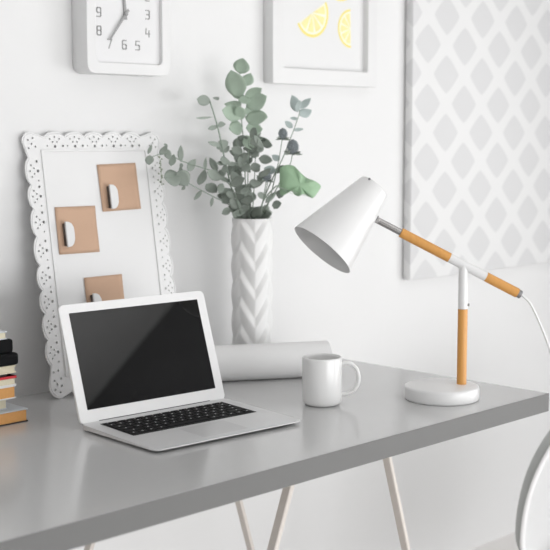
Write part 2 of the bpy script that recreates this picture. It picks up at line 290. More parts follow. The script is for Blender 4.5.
rows = [[1]*14, [1]*13+[1.5], [1.5]+[1]*12+[1], [1.75]+[1]*11+[1.75], [2.25]+[1]*10+[2.25], [1, 1, 1, 1.25, 5, 1.25, 1, 1, 1, 1]]
ky = KY1-.002
for ri, row in enumerate(rows):
    h = .011 if ri == 0 else .0175
    tot = sum(row); unit = (KX1-KX0-.003)/tot; x = KX0+.0015
    for w in row:
        bm = bmesh.new(); x0, x1, y0, y1 = x+.0013, x+unit*w-.0013, ky-h+.0013, ky-.0013
        ins = .0006
        a = [bm.verts.new((X, Y, top(Y)+.0004)) for X, Y in ((x0, y0), (x1, y0), (x1, y1), (x0, y1))]
        b = [bm.verts.new((X, Y, top(Y)+.0016)) for X, Y in ((x0+ins, y0+ins), (x1-ins, y0+ins), (x1-ins, y1-ins), (x0+ins, y1-ins))]
        f0 = bm.faces.new(b)
        for k in range(4): bm.faces.new((a[k], a[(k+1) % 4], b[(k+1) % 4], b[k]))
        if w < 3:   # legend print
            cx = (x0+x1)/2; cy = (y0+y1)/2; g = .0016
            q = [bm.verts.new((cx+sx*g, cy+sy*g, top(cy)+.00172)) for sx, sy in ((-1, -1), (1, -1), (1, 1), (-1, 1))]
            ff = bm.faces.new(q); ff.material_index = 1
        link_mesh('key', bm, [M['key'], M['glyph']], kb)
        x += unit*w
    ky -= h
bm = bmesh.new()
v = [bm.verts.new((x, y, top(y)+dz)) for dz in (-.0003, .00025) for x, y in ((LW/2-.052, -.217), (LW/2+.052, -.217), (LW/2+.052, -.143), (LW/2-.052, -.143))]
for f in ((3,2,1,0),(4,5,6,7),(0,1,5,4),(1,2,6,5),(2,3,7,6),(3,0,4,7)): bm.faces.new([v[i] for i in f])
link_mesh('trackpad', bm, M['pad'], lap)
bm = bmesh.new(); rod(bm, (.04, .001, ZB-.003), (LW-.04, .001, ZB-.003), .0048, n=16); link_mesh('hinge', bm, M['rubber'], lap, auto=40)
# lid: built in x-z plane, tilted back about the hinge
def tilt(o, z=.0095, y=.0):
    o.location = (0, y, z); o.rotation_euler = (-LA, 0, 0)
lid = shape2d('lid', [rrect(0, LW, 0, LH, .011, 6)], .0042, M['bezel'], lap, bevel=.0006); tilt(lid)
back = shape2d('lid_back', [rrect(.0015, LW-.0015, .0015, LH-.0015, .010, 6)], .0012, M['alu'], lid); back.location = (0, .0034, 0)
scr = shape2d('screen', [rrect(.0195, LW-.0195, .0255, LH-.0165, .0012, 3)], .0004, M['screen'], lid); scr.location = (0, -.0029, 0)

# ------------------------------------------------------------------ mug
mug = thing('mug', 'white ceramic mug with round handle standing between laptop and lamp', 'mug', (1.8375, 1.6696, DESK), math.radians(-45.5))
R, H_ = .0405, .0985
bm = bmesh.new()
lathe(bm, [(0, .003), (.027, .003), (.029, .0), (.032, .0006), (.0372, .0035), (.0397, .008), (R, .016), (R, H_-.004), (R-.0005, H_-.001), (R-.0018, H_), (R-.0033, H_-.001),
           (R-.004, H_-.005), (R-.0042, .02), (R-.008, .008), (0, .006)], 64)
link_mesh('cup', bm, M['ceramic'], mug, auto=50)
hp = [(.037, 0, .082), (.048, 0, .0855), (.060, 0, .083), (.0705, 0, .072), (.0745, 0, .056), (.072, 0, .040), (.0625, 0, .0275), (.050, 0, .0215), (.037, 0, .020)]
bm = bmesh.new(); tube(bm, catmull(hp, 6), .0043, 14)
for v in bm.verts: v.co.y *= 1.35
link_mesh('handle', bm, M['ceramic'], mug, smooth=True)

# ------------------------------------------------------------------ desk lamp (local x = arm plane)
lamp = thing('desk_lamp', 'white desk lamp with honey wood pole and arm and conical shade', 'lamp', (2.058, 1.534, DESK), math.radians(-45.53))
bm = bmesh.new()
lathe(bm, [(0, 0), (.0745, 0), (.0768, .0015), (.0775, .004), (.0775, .0235), (.0765, .027), (.073, .0290), (0, .0300)], 80, Matrix.Translation((0, -.006, 0)))
link_mesh('lamp_base', bm, M['whitem'], lamp, auto=50)
PX = .042
pole = bmesh.new(); rod(pole, (PX, 0, .028), (PX, 0, .187), .0101, n=32, bev=.0006); link_mesh('wooden_pole', pole, M['woodo'], lamp, auto=40)
bm = bmesh.new(); rod(bm, (PX, 0, .187), (PX, 0, .281), .0100, n=32, bev=.001)
link_mesh('upper_pole', bm, M['whitem'], lamp, auto=40)
bm = bmesh.new(); rod(bm, (PX+.009, -.002, .196), (PX+.0135, -.003, .196), .003, n=12, bev=.0008); link_mesh('set_screw', bm, M['chrome'], lamp, auto=40)
A0 = Vector((-.0881, 0, .3460)); A1 = Vector((.1535, 0, .2207)); ad = (A1-A0).normalized()
def arm(t): # by local x
    return A0 + (A1-A0)*((t-A0.x)/(A1.x-A0.x))
bm = bmesh.new(); rod(bm, arm(.0126), arm(.0885), .0098, n=32, bev=.0006); link_mesh('arm_sleeve', bm, M['whitem'], lamp, auto=40)
for a, b in ((-.0881, .0126), (.0885, .1545)):
    bm = bmesh.new(); rod(bm, arm(a), arm(b), .0101, n=32, bev=.0005)
    o = link_mesh('wooden_arm', bm, M['woodo'], lamp, auto=40)
    o['label'] = 'honey wood arm section above the pole' if a < 0 else 'honey wood arm section nearest the cable'
bm = bmesh.new(); rod(bm, arm(.1545), arm(.162), .0086, n=24, bev=.001); link_mesh('end_cap', bm, M['steel'], lamp, auto=40)
bm = bmesh.new(); rod(bm, arm(-.1405), arm(-.0881), .0068, n=24, bev=.001); link_mesh('chrome_rod', bm, M['chrome'], lamp, auto=40)
T = Vector((-.1415, .014, .4395)); Mo = Vector((-.2510, -.032, .3125)); ax = (Mo-T); AL = ax.length
F = frame_to(T, ax)
bm = bmesh.new()
lathe(bm, [(0, .0), (.029, .0002), (.0322, .0012), (.0338, .0035), (.0350, .008), (.0718, AL-.0005), (.0719, AL), (.0705, AL), (.0701, AL-.002), (.0335, .012), (.030, .004), (0, .003)], 80, F)
shade = link_mesh('lamp_shade', bm, M['whitem'], lamp, auto=40)
axn = ax.normalized(); vd = Vector((.15, -.45, .9)); vd = (vd-axn*vd.dot(axn)).normalized()
bm = bmesh.new(); rod(bm, T+vd*.0325+axn*.004, T+vd*.0362+axn*.0036, .0026, n=12, bev=.0005); link_mesh('vent_screw', bm, M['steel'], shade)
# knuckle joining the rod to the shade
K = arm(-.1375)
ts = (K-T).dot(ax.normalized()); foot = T+ax.normalized()*ts; rad = (K-foot).normalized()
rs = .0350+(.0718-.0350)*(ts-.012)/(AL-.012)
bm = bmesh.new(); rod(bm, foot+rad*(rs-.003), foot+rad*(rs+.007), .0042, n=16, bev=.0006)
rod(bm, K+Vector((0, -.007, 0)), K+Vector((0, .007, 0)), .0062, n=20, bev=.001)
link_mesh('knuckle', bm, M['chrome'], lamp, auto=40)
bm = bmesh.new(); rod(bm, foot+rad*(rs-.001), foot+rad*(rs+.002), .0085, n=20, bev=.0006); link_mesh('joint_plate', bm, M['steel'], lamp, auto=40)
tip = arm(.160)
cp = [tip, tip+Vector((.006, 0, -.003)), Vector((.182, .002, .198)), Vector((.201, .006, .162)), Vector((.219, .012, .122)), Vector((.236, .02, .078)), Vector((.262, .028, .005)), Vector((.286, .035, -.1)),
      Vector((.31, .05, -.35)), Vector((.32, .07, -.6)), Vector((.35, .10, -.722)), Vector((.45, .20, -.7365))]
bm = bmesh.new(); tube(bm, catmull(cp, 8), .0028, 8); link_mesh('cable', bm, M['white'], lamp, smooth=True)

# ------------------------------------------------------------------ rolled paper
ru = Vector((.857, -.515, 0)).normalized(); rn = Vector((.515, .857, 0))
p0 = Vector((1.80, 2.00, 0)); p0 = p0-rn*.02; L = .300; RR = .0405
roll = thing('paper_roll', 'thick roll of white paper lying on desk behind the mug', 'paper roll', (*(p0+rn*.0405).xy, DESK), math.atan2(ru.y, ru.x))
bm = bmesh.new(); nseg = 200; prof = []
for k in range(nseg+1):
    a = 2*PI*6*k/nseg-1.2; r = RR-.0035*(1-k/nseg); prof.append((r*math.cos(a), r*math.sin(a)+RR))
ins = [(y*(1), z) for y, z in prof]
A = [bm.verts.new((0, y, z)) for y, z in prof]; B = [bm.verts.new((L, y, z)) for y, z in prof]
for k in range(nseg): bm.faces.new((A[k], A[k+1], B[k+1], B[k]))
link_mesh('paper_sheet', bm, M['paper'], roll, smooth=True)

# ------------------------------------------------------------------ vase
VX, VY = 2.034, 2.072
vase = thing('vase', 'tall matte white vase with folded chevron relief behind the paper roll', 'vase', (VX, VY, DESK))
VH = .352; VR = .0475; NZ = 150; NT = 144; pitch = .0655
bm = bmesh.new(); rings = []
def chev(th):
    q = (th/(PI/2)) % 1.0
    return abs(q-.5)*2
for i in range(NZ+1):
    z = VH*i/NZ; ring = []
    for k in range(NT):
        th = 2*PI*k/NT
        ph = (z/pitch + chev(th-VOFF)*.85 + .35) % 1.0
        saw = ph/.68 if ph < .68 else (1-ph)/.32
        fold = .35+.65*chev(th-VOFF)
        env = min(1, (VH-z)/.012, 1)
        r = VR-.001 + (.0066*(saw-.55))*env*1.0
        ring.append(bm.verts.new((r*math.cos(th), r*math.sin(th), z)))
    rings.append(ring)
for a, b in zip(rings, rings[1:]):
    for k in range(NT): bm.faces.new((a[k], a[(k+1) % NT], b[(k+1) % NT], b[k]))
bm.faces.new(rings[0][::-1])
inner = [bm.verts.new(((VR-.0045)*math.cos(2*PI*k/NT), (VR-.0045)*math.sin(2*PI*k/NT), VH)) for k in range(NT)]
low = [bm.verts.new(((VR-.009)*math.cos(2*PI*k/NT), (VR-.009)*math.sin(2*PI*k/NT), .02)) for k in range(NT)]
for a, b in ((rings[-1], inner), (inner, low)):
    for k in range(NT): bm.faces.new((a[k], a[(k+1) % NT], b[(k+1) % NT], b[k]))
bm.faces.new(low)
link_mesh('vase_body', bm, M['vase'], vase, auto=35)

# ------------------------------------------------------------------ plants in the vase
def leaf(bm, b, t, w, twist, shp=1.0, cup=.12):
    b = Vector(b); t = Vector(t); d = t-b; L = d.length
    if L < 1e-4: return
    d /= L; view = Vector((-.71, -.70, .1)).normalized()
    side = d.cross(view)
    if side.length < .05: side = d.cross(Vector((0, 0, 1)))
    side.normalize(); nrm = side.cross(d).normalized()
    side2 = side*math.cos(twist)+nrm*math.sin(twist); n2 = side2.cross(d)
    N = 7; rows_ = []
    for i in range(N+1):
        s = i/N; ww = w*.5*(math.sin(PI*min(1, s**.88))**.8) if 0 < s < 1 else 0
        c = b+d*(L*s)+n2*(-.10*L*math.sin(PI*s))
        if ww == 0: rows_.append([bm.verts.new(c)])
        else: rows_.append([bm.verts.new(c+side2*ww*j+n2*(cup*ww*j*j)) for j in (-1, -.55, 0, .55, 1)])
    for a, c in zip(rows_, rows_[1:]):
        for j in range(4):
            if len(a) == 1: bm.faces.new((a[0], c[j+1], c[j]))
            elif len(c) == 1: bm.faces.new((a[j], a[j+1], c[0]))
            else: bm.faces.new((a[j], a[j+1], c[j+1], c[j]))

def solid(o, th=.0005):
    m = o.modifiers.new('s', 'SOLIDIFY'); m.thickness = th; m.offset = 0

def branch(key, name, label, cat, mkey):
    stems, lv, _ = PLANT[key]
    base = Vector((VX, VY, DESK+.022))
    root = thing(name, label, cat, tuple(base))
    for st in stems:
        pts = [Vector(p)-base for p in st]
        pts = [Vector((pts[0].x*.3, pts[0].y*.3, .004))] + [Vector((max(-.034, min(.034, pts[0].x)), max(-.03, min(.03, pts[0].y)), pts[0].z))] + pts[1:]
        c = catmull(pts, 5); n = len(c)
        bm = bmesh.new(); tube(bm, c, [(.0026 if key == 'thin' else .0019)-.0011*i/n for i in range(n)], 6)
        link_mesh('stem', bm, M['stem'], root, smooth=True)
    if lv:
        bm = bmesh.new()
        rnd = random.Random(len(key)*17)
        for L in lv:
            b = Vector(L[:3])-base; t = Vector(L[3:6])-base
            leaf(bm, b, t, L[6], rnd.uniform(-.5, .5) if L[6] > .012 else rnd.uniform(-.2, .2))
        o = link_mesh('foliage', bm, mkey, root, smooth=True); solid(o)
    return root, base
branch('tall', 'eucalyptus_branch', 'tallest eucalyptus branch in the vase with big round sage green leaves', 'branch', M['sage'])
branch('thin', 'eucalyptus_branch', 'thin upright branch left of the tallest one with sparse narrow leaves', 'branch', M['dark'])
branch('droop', 'eucalyptus_branch', 'lower branch reaching left ending in two broad round leaves', 'branch', M['dark'])
tb, base = branch('trail', 'eucalyptus_branch', 'longest branch trailing left in front of the lace board with small buds', 'branch', M['dark'])
bm = bmesh.new()
bud0 = Vector(PLANT['trail'][0][0][-2])-base
for k in range(14):
    c = bud0+Vector((.004*math.sin(k*2.1), -.012+.004*math.cos(k*1.7), -.004-.0045*k)); bmesh.ops.create_icosphere(bm, subdivisions=1, radius=.0022 if k % 3 else .003, matrix=Matrix.Translation(c))
tube(bm, [bud0, bud0+Vector((0, -.012, -.01)), bud0+Vector((.002, -.012, -.066))], .0006, 5)
link_mesh('bud_cluster', bm, M['berry'], tb, smooth=True)
branch('dust', 'eucalyptus_branch', 'right hand branch in the vase tipped with pale dusty blue leaves', 'branch', M['blue'])
branch('fill', 'leafy_sprig', 'dense dark green leafy sprig filling the middle of the vase', 'sprig', M['dark'])
th, base = branch('thistle', 'thistle', 'dark blue grey thistle with round spiky heads right of the sprig', 'thistle', M['dark'])
for st, r in zip(PLANT['thistle'][0], (.0105, .0135, .0105)):
    c = Vector(st[-1])-base; bm = bmesh.new()
    bmesh.ops.create_icosphere(bm, subdivisions=3, radius=r, matrix=Matrix.Translation(c) @ Matrix.Diagonal((.85, .85, 1.15, 1)))
    rnd = random.Random(3)
    for f in list(bm.faces)[::2]:
        n = f.normal.copy(); m_ = f.calc_center_median(); g = bmesh.ops.poke(bm, faces=[f])
        for v in g['verts']: v.co += n*r*.28
    link_mesh('flower_head', bm, M['thistle'], th)
    bm = bmesh.new()
    for k in range(9):
        a = 2*PI*k/9+r*100; dr = Vector((math.cos(a), math.sin(a), -.15+.3*(k % 2)))
        leaf(bm, c+Vector((0, 0, -r)), c+Vector((0, 0, -r*1.0))+dr*r*1.7, r*.45, .3)
    solid(link_mesh('bract', bm, M['dark'], th, smooth=True))
# broad lobed leaf
outl, bstart, bst = PLANT['bigleaf']
bl = thing('broad_leaf', 'broad bright green lobed leaf leaning right out of the vase', 'leaf', tuple(base))
pts = [Vector(p)-base for p in bst]
pts = [Vector((.006, -.006, .004)), Vector((.028, -.012, pts[0].z))] + pts[1:]
c_ = catmull(pts, 6); bm = bmesh.new(); tube(bm, c_, .0016, 6); link_mesh('stem', bm, M['stem'], bl, smooth=True)
bm = bmesh.new(); P = catmull([Vector(p)-base for p in outl]+[Vector(outl[0])-base], 3)[:-1]
cen = sum(P, Vector())/len(P)
bow = Vector((.7, .7, .1))*.0025
rg = [bm.verts.new(p) for p in P]; r2 = [bm.verts.new(cen+(p-cen)*.55-bow) for p in P]; cc = bm.verts.new(cen-bow*1.3)
n = len(P)
for k in range(n):
    bm.faces.new((rg[k], rg[(k+1) % n], r2[(k+1) % n], r2[k])); bm.faces.new((r2[k], r2[(k+1) % n], cc))
o = link_mesh('leaf_blade', bm, M['big'], bl, smooth=True); solid(o, .0006)
bm = bmesh.new(); st = Vector(bstart)-base
for idx in (4, 6, 8, 12): tube(bm, [st, st.lerp(Vector(outl[idx])-base, .5)-bow*1.3, st.lerp(Vector(outl[idx])-base, .93)-bow*.4], [.0009, .0007, .0004], 5)
link_mesh('leaf_vein', bm, M['sage'], bl, smooth=True)

# ------------------------------------------------------------------ lace edged board leaning on the wall
BW, BH, BA = .370, .558, math.radians(8.8)
board = thing('lace_board', 'white pinboard with scalloped lace cut-out border leaning against the wall', 'board', (1.472, 2.095, DESK))
board.rotation_euler = (-BA, 0, 0)
def scallop(notches, depth):
    """(s, offset) samples between notch positions: offset 0 at bulge, depth at notch"""
    out = []
    for a, b in zip(notches, notches[1:]):
        for k in range(8):
            t = k/8; out.append((a+(b-a)*t, depth*(1-min(1, math.sin(PI*t)**.6)) if t > 0 else depth))
    return out
dn = .010
vn = [.070, .123, .178, .227, .279, .34, .398, .448, .504]
hn = [.055+.052*k for k in range(6)]
out = []
# bottom edge left->right
out += [(s, o) for s, o in scallop(hn, dn)] + [(hn[-1], dn)]
def corner(cx, cz, a0, r, n=7): return [(cx+r*math.cos(math.radians(a0+90*k/n)), cz+r*math.sin(math.radians(a0+90*k/n))) for k in range(n+1)]
out += corner(BW-.028, .028, 270, .028)
out += [(BW-o, s) for s, o in scallop(vn, dn)] + [(BW-dn, vn[-1])]
out += corner(BW-.02, BH-.02, 0, .02)
out += [(BW-s, BH-o) for s, o in scallop([BW-h for h in hn[::-1]], dn)] + [(hn[0], BH-dn)]
out += corner(.02, BH-.02, 90, .02)
out += [(o, s) for s, o in reversed([(s, o) for s, o in scallop(vn, dn)] + [(vn[-1], dn)])]
out += corner(.028, .028, 180, .028)
def hole(x, z, r, n=8):
    r *= 1.18
    return [(x+r*math.cos(2*PI*k/n), z+r*math.sin(2*PI*k/n)) for k in range(n)][::-1]
def drop(x, z, r, ang, n=10):
    L = []
    for k in range(n):
        a = 2*PI*k/n; px = r*1.5*math.cos(a); pz = r*.8*math.sin(a); L.append((x+px*math.cos(ang)-pz*math.sin(ang), z+px*math.sin(ang)+pz*math.cos(ang)))
    return L[::-1]
holes = []
def motif(fn):
    # s centred scallop coordinate, o = distance in from the outer edge
    holes.append(hole(*fn(0, .011), .0022)); holes.append(hole(*fn(-.012, .015), .0021)); holes.append(hole(*fn(.012, .015), .0021))
    holes.append(hole(*fn(-.0055, .0215), .0020)); holes.append(hole(*fn(.0055, .0215), .0020))
    holes.append(hole(*fn(0, .031), .0030)); holes.append(hole(*fn(.020, .030), .0026)); holes.append(hole(*fn(-.020, .030), .0018))
for a, b in zip(vn, vn[1:]):
    c = (a+b)/2
    motif(lambda s, o: (o, c+s)); motif(lambda s, o: (BW-o, c-s))
for a, b in zip(hn, hn[1:]):
    c = (a+b)/2
    motif(lambda s, o: (c+s, BH-o)); motif(lambda s, o: (c-s, o))
for X, sx in ((0, 1), (BW, -1)):
    for dx, dz in ((.014, .02), (.014, .038), (.026, .013), (.031, .026), (.02, .03), (.031, .041), (.014, .056), (.026, .058)):
        holes.append(hole(X+sx*dx, dz, .0024))
    for dx, dz in ((.014, .017), (.014, .034), (.026, .013), (.031, .031), (.022, .025)):
        holes.append(hole(X+sx*dx, BH-dz, .0022))
shape2d('lace_border', [out]+holes, .0022, M['card'], board, bevel=.0003)
bead = bmesh.new()
ed = [(x*1, z) for x, z in out]
cx, cz = BW/2, BH/2
ins = [Vector((x+(cx-x)/abs(cx-x+1e-9)*.003, 0, z+(cz-z)/abs(cz-z+1e-9)*.003)) for x, z in ed]
ins = [p+Vector((0, -.0014, 0)) for p in ins]
tube(bead, ins+[ins[0]], .0011, 6, caps=False)
link_mesh('edge_bead', bead, M['card'], board, smooth=True)
fr = shape2d('inner_rim', [rrect(.043, BW-.043, .043, BH-.038, .003, 3), rrect(.047, BW-.047, .047, BH-.042, .003, 3)[::-1]], .004, M['card'], board, bevel=.0005)
fr.location = (0, -.0018, 0)
# ---- kraft notes and clips on the board
def onboard(u, v, off): return Vector((u, 2.095, DESK)) + Vector((0, math.sin(BA), math.cos(BA)))*v + Vector((0, -math.cos(BA), math.sin(BA)))*off
notes = [(1.6575, .3835, .107, .103, 'brown kraft paper square, topmost of three on the lace board', -.02),
         (1.532, .2985, .105, .100, 'brown kraft paper square nearest the left border of lace board', .01),
         (1.588, .143, .102, .102, 'brown kraft paper square half hidden behind the laptop lid', .0)]
for u, v, w, h, lab, rz in notes:
    bm = bmesh.new(); N = 10; g = []
    for j in range(N+1):
        row = []
        for i in range(N+1):
            x, z = w*i/N, h*j/N
            y = -.0008-.0022*(abs(i/N-.4)**2)*math.sin(j/N*3+u*9)**2-.0006
            row.append(bm.verts.new((x, y, z)))
        g.append(row)
    for j in range(N):
        for i in range(N): bm.faces.new((g[j][i], g[j][i+1], g[j+1][i+1], g[j+1][i]))
    o = link_mesh('kraft_note', bm, M['kraft'], None, smooth=True); m = o.modifiers.new('s', 'SOLIDIFY'); m.thickness = .0003
    o.location = onboard(u, v, .0017); o.rotation_euler = (-BA, rz, 0)
    tag(o, lab, 'paper', 'kraft paper squares on the lace board')
clips = [(1.673, .388, 'white rounded clip holding the topmost kraft square'), (1.546, .313, 'white rounded clip holding the kraft square nearest the left border'),
         (1.5975, .157, 'white rounded clip just showing above the laptop lid')]
for u, v, lab in clips:
    cl = thing('clip', lab, 'clip', tuple(onboard(u, v, .0045)), 0, 'white clips on the kraft squares'); cl.rotation_euler = (-BA, 0, 0)
    sh = [(.000, .0), (.009, .001), (.0145, .006), (.0180, .014), (.0188, .027), (.0180, .040), (.0135, .048), (.007, .0515), (.0, .052)]
    a = shape2d('clip_face', [sh], .0035, M['white'], cl, bevel=.0008); a.location = (0, -.0125, 0)
    b = shape2d('clip_body', [[(.001, .002), (.009, .003), (.0155, .015), (.0155, .038), (.009, .049), (.001, .050)]], .0105, M['clipside'], cl); b.location = (0, -.0052, 0)

# ------------------------------------------------------------------ clock
def plate_frame(name, w, h, r_out, rim, r_in, depth, m, parent, bev=.0015):
    o = shape2d(name, [rrect(-w/2, w/2, 0, h, r_out, 8), rrect(-w/2+rim, w/2-rim, rim, h-rim, r_in, 8)[::-1]], depth-2*bev, m, parent, bevel=bev)
    o.location = (0, -depth/2, 0); 
    for p in o.data.polygons: p.use_smooth = True
    o.data.set_sharp_from_angle(angle=math.radians(40))
    return o
CW, CH, CD = .228, .262, .053
clock = thing('wall_clock', 'white rounded rectangular wall clock with raised rim and grey numerals', 'clock', (1.614+CW/2, WALL-.0005, 1.417))
plate_frame('clock_case', CW, CH, .018, .021, .012, CD, M['white'], clock)
o = shape2d('clock_dial', [rrect(-CW/2+.0215, CW/2-.0215, .0215, CH-.0215, .012, 6)], .012, M['dial'], clock); o.location = (0, -.038, 0)
dial = o
DIG = {'0': [[(0,0),(1,0),(1,2),(0,2),(0,0)]], '1': [[(.3,1.6),(.7,2),(.7,0)]], '2': [[(0,2),(.8,2),(1,1.8),(1,1.2),(.8,1),(.2,1),(0,.8),(0,0),(1,0)]],
 '3': [[(0,2),(.8,2),(1,1.8),(1,1.2),(.8,1),(.25,1)],[(.8,1),(1,.8),(1,.2),(.8,0),(0,0)]], '4': [[(.1,2),(0,.7),(1,.7)],[(.85,1.5),(.85,0)]],
 '5': [[(1,2),(.05,2),(0,1.1),(.8,1.1),(1,.9),(1,.2),(.8,0),(0,0)]], '6': [[(1,2),(.2,2),(0,1.8),(0,.2),(.2,0),(.8,0),(1,.2),(1,.9),(.8,1.1),(0,1.1)]],
 '7': [[(0,2),(1,2),(.3,0)]], '8': [[(.2,1.05),(0,1.25),(0,1.8),(.2,2),(.8,2),(1,1.8),(1,1.25),(.8,1.05),(.2,1.05),(0,.85),(0,.2),(.2,0),(.8,0),(1,.2),(1,.85),(.8,1.05)]],
 '9': [[(0,0),(.8,0),(1,.2),(1,1.8),(.8,2),(.2,2),(0,1.8),(0,1.1),(.2,.9),(1,.9)]]}
def numeral(s, x, z, h=.0185, w=.0105):
    bm = bmesh.new(); tot = len(s)*w+(len(s)-1)*.004
    for i, ch in enumerate(s):
        ox = -tot/2+i*(w+.004)
        for st in DIG[ch]:
            for a, b in zip(st, st[1:]):
                pa = Vector((x+ox+a[0]*w, 0, z-h/2+a[1]*h/2)); pb = Vector((x+ox+b[0]*w, 0, z-h/2+b[1]*h/2))
                e = (pb-pa).normalized()*.0009; sd = Vector((e.z, 0, -e.x)).normalized()*.0012
                q = [pa-e-sd, pb+e-sd, pb+e+sd, pa-e+sd]
                lo = [bm.verts.new(p+Vector((0, .0002, 0))) for p in q]; hi = [bm.verts.new(p+Vector((0, -.0008, 0))) for p in q]
                bm.faces.new(hi)
                for k in range(4): bm.faces.new((lo[k], lo[(k+1) % 4], hi[(k+1) % 4], hi[k]))
    o = link_mesh('numeral', bm, M['greyink'], dial); o.location = (0, -.0062, 0)
gx = {'12': (0, .211), '1': (.040, .211), '2': (.066, .170), '3': (.066, .131), '4': (.066, .092), '5': (.037, .0625), '6': (0, .0625), '7': (-.040, .0625), '8': (-.068, .089), '9': (-.068, .128), '10': (-.066, .168), '11': (-.040, .211)}
for s, (x, z) in gx.items(): numeral(s, x-.009, z)
def hand(name, ang, L, w0, w1, back, y):
    bm = bmesh.new(); a = math.radians(ang); u = Vector((math.sin(a), 0, math.cos(a))); sd = Vector((u.z, 0, -u.x)); c = Vector((-.007, 0, .128))
    q = [c-u*back-sd*w0, c+u*L-sd*w1, c+u*L+sd*w1, c-u*back+sd*w0]
    lo = [bm.verts.new(p) for p in q]; hi = [bm.verts.new(p+Vector((0, -.001, 0))) for p in q]
    bm.faces.new(hi); bm.faces.new(lo[::-1])
    for k in range(4): bm.faces.new((lo[k], lo[(k+1) % 4], hi[(k+1) % 4], hi[k]))
    o = link_mesh(name, bm, M['handm'], clock); o.location = (0, y, 0)
hand('minute_hand', 218, .073, .0028, .0018, .012, -.0485)
hand('hour_hand', -5, .052, .0036, .0026, .012, -.0465)
bm = bmesh.new(); rod(bm, (-.007, -.043, .128), (-.007, -.052, .128), .0045, n=20, bev=.001); link_mesh('hand_pin', bm, M['handm'], clock, auto=40)

# ------------------------------------------------------------------ lemon picture
PW, PH, PD = .395, .52, .033
pic = thing('picture_frame', 'deep white picture frame with yellow lemon print on the wall', 'picture', (2.192+PW/2, WALL-.0005, 1.413))
plate_frame('frame_rim', PW, PH, .004, .036, .003, PD, M['white'], pic)
pr = shape2d('print', [rrect(-PW/2+.0365, PW/2-.0365, .0365, PH-.0365, .002, 2)], .004, M['printp'], pic); pr.location = (0, -.014, 0)
def slice_(cx, cz, R, a0, a1, nm, seg=5):
    # segment of a lemon wheel painted flat on the print; arc from a0 to a1 (degrees)
    def sector(r0, r1, b0, b1, n=14):
        o = [(cx+r1*math.cos(math.radians(b0+(b1-b0)*k/n)), cz+r1*math.sin(math.radians(b0+(b1-b0)*k/n))) for k in range(n+1)]
        if r0 > 0: o += [(cx+r0*math.cos(math.radians(b1-(b1-b0)*k/n)), cz+r0*math.sin(math.radians(b1-(b1-b0)*k/n))) for k in range(n+1)]
        else: o += [(cx, cz)]
        return o
    rd = shape2d(nm, [sector(.88*R, R, a0, a1)], .0004, M['rind'], pr); rd.location = (0, -.0024, 0)
    pt = shape2d('pith', [sector(0, .88*R, a0, a1)], .0004, M['pith'], rd)
    st = (a1-a0)/seg; lo = []
    for k in range(seg):
        m0 = math.radians(a0+(k+.5)*st); ox, oz = .06*R*math.cos(m0), .06*R*math.sin(m0)
        lo.append([(x+ox, z+oz) for x, z in sector(0, .73*R, a0+k*st+3, a0+(k+1)*st-3, 6)])
    fl = shape2d('flesh', lo, .0004, M['lemon'], rd); fl.location = (0, -.0005, 0)
ox, oz = -(2.192+PW/2), -1.413
slice_(2.348+ox, 1.593+oz, .062, 210, 390, 'lemon_slice', 5)
slice_(2.497+ox, 1.562+oz, .050, 92, 272, 'lemon_slice', 5)
slice_(2.335+ox, 1.698+oz, .072, 215, 325, 'lemon_slice', 3)
slice_(2.455+ox, 1.698+oz, .068, 215, 325, 'lemon_slice', 3)
slice_(2.39+ox, 1.80+oz, .06, 0, 360, 'lemon_slice', 8)

# ------------------------------------------------------------------ patterned canvas
def pattern_mat():
    m = mat('lattice_fabric', (.7, .7, .7), .8, bump=.2, bscale=300); nt = m.node_tree; L = nt.links; b = nt.nodes['Principled BSDF']
    tc = nt.nodes.new('ShaderNodeTexCoord'); sp = nt.nodes.new('ShaderNodeSeparateXYZ'); L.new(tc.outputs['Object'], sp.inputs[0])
    def mth(op, a, b_=None, c=None):
        n = nt.nodes.new('ShaderNodeMath'); n.operation = op
        for i, v in enumerate((a, b_, c)):
            if v is None: continue
            if isinstance(v, (int, float)): n.inputs[i].default_value = v
            else: L.new(v, n.inputs[i])
        return n.outputs[0]
    ax_, bz_ = .174, .165     # full periods
    x = mth('ADD', sp.outputs['X'], sp.outputs['Y']); z = sp.outputs['Z']
    def dist(ox, oz):
        u = mth('DIVIDE', mth('ADD', x, ox+.049), ax_); w = mth('DIVIDE', mth('ADD', z, oz-.5785), bz_)
        u = mth('SUBTRACT', mth('FRACT', u), .5); w = mth('SUBTRACT', mth('FRACT', w), .5)
        u = mth('ABSOLUTE', u); w = mth('ABSOLUTE', w)
        # ogee: slightly rounded sides, pointed top and bottom
        uu = mth('POWER', mth('MULTIPLY', u, 2), 1.22); ww = mth('POWER', mth('MULTIPLY', w, 2), 1.12)
        return mth('ADD', uu, ww)
    d = mth('MINIMUM', dist(0, 0), dist(ax_/2, bz_/2))
    mr = nt.nodes.new('ShaderNodeMapRange'); mr.inputs['From Min'].default_value = .60; mr.inputs['From Max'].default_value = .64
    L.new(d, mr.inputs['Value'])
    mx = nt.nodes.new('ShaderNodeMix'); mx.data_type = 'RGBA'
    mx.inputs[6].default_value = (.625, .625, .63, 1); mx.inputs[7].default_value = (.72, .72, .72, 1)
    L.new(mr.outputs[0], mx.inputs[0]); L.new(mx.outputs[2], b.inputs['Base Color'])
    return m
cv = thing('canvas_panel', 'large fabric covered wall canvas with grey and white lattice pattern', 'canvas', (2.743, WALL-.001, .878))
bm = bbox(0, .95, -.030, -.004, 0, 1.1, .003, 2); link_mesh('fabric_cover', bm, pattern_mat(), cv, auto=40)
bm = bmesh.new(); box(bm, .01, .94, -.004, 0, .01, .04); box(bm, .01, .94, -.004, 0, 1.05, 1.09); box(bm, .01, .04, -.004, 0, .04, 1.05); box(bm, .91, .94, -.004, 0, .04, 1.05)
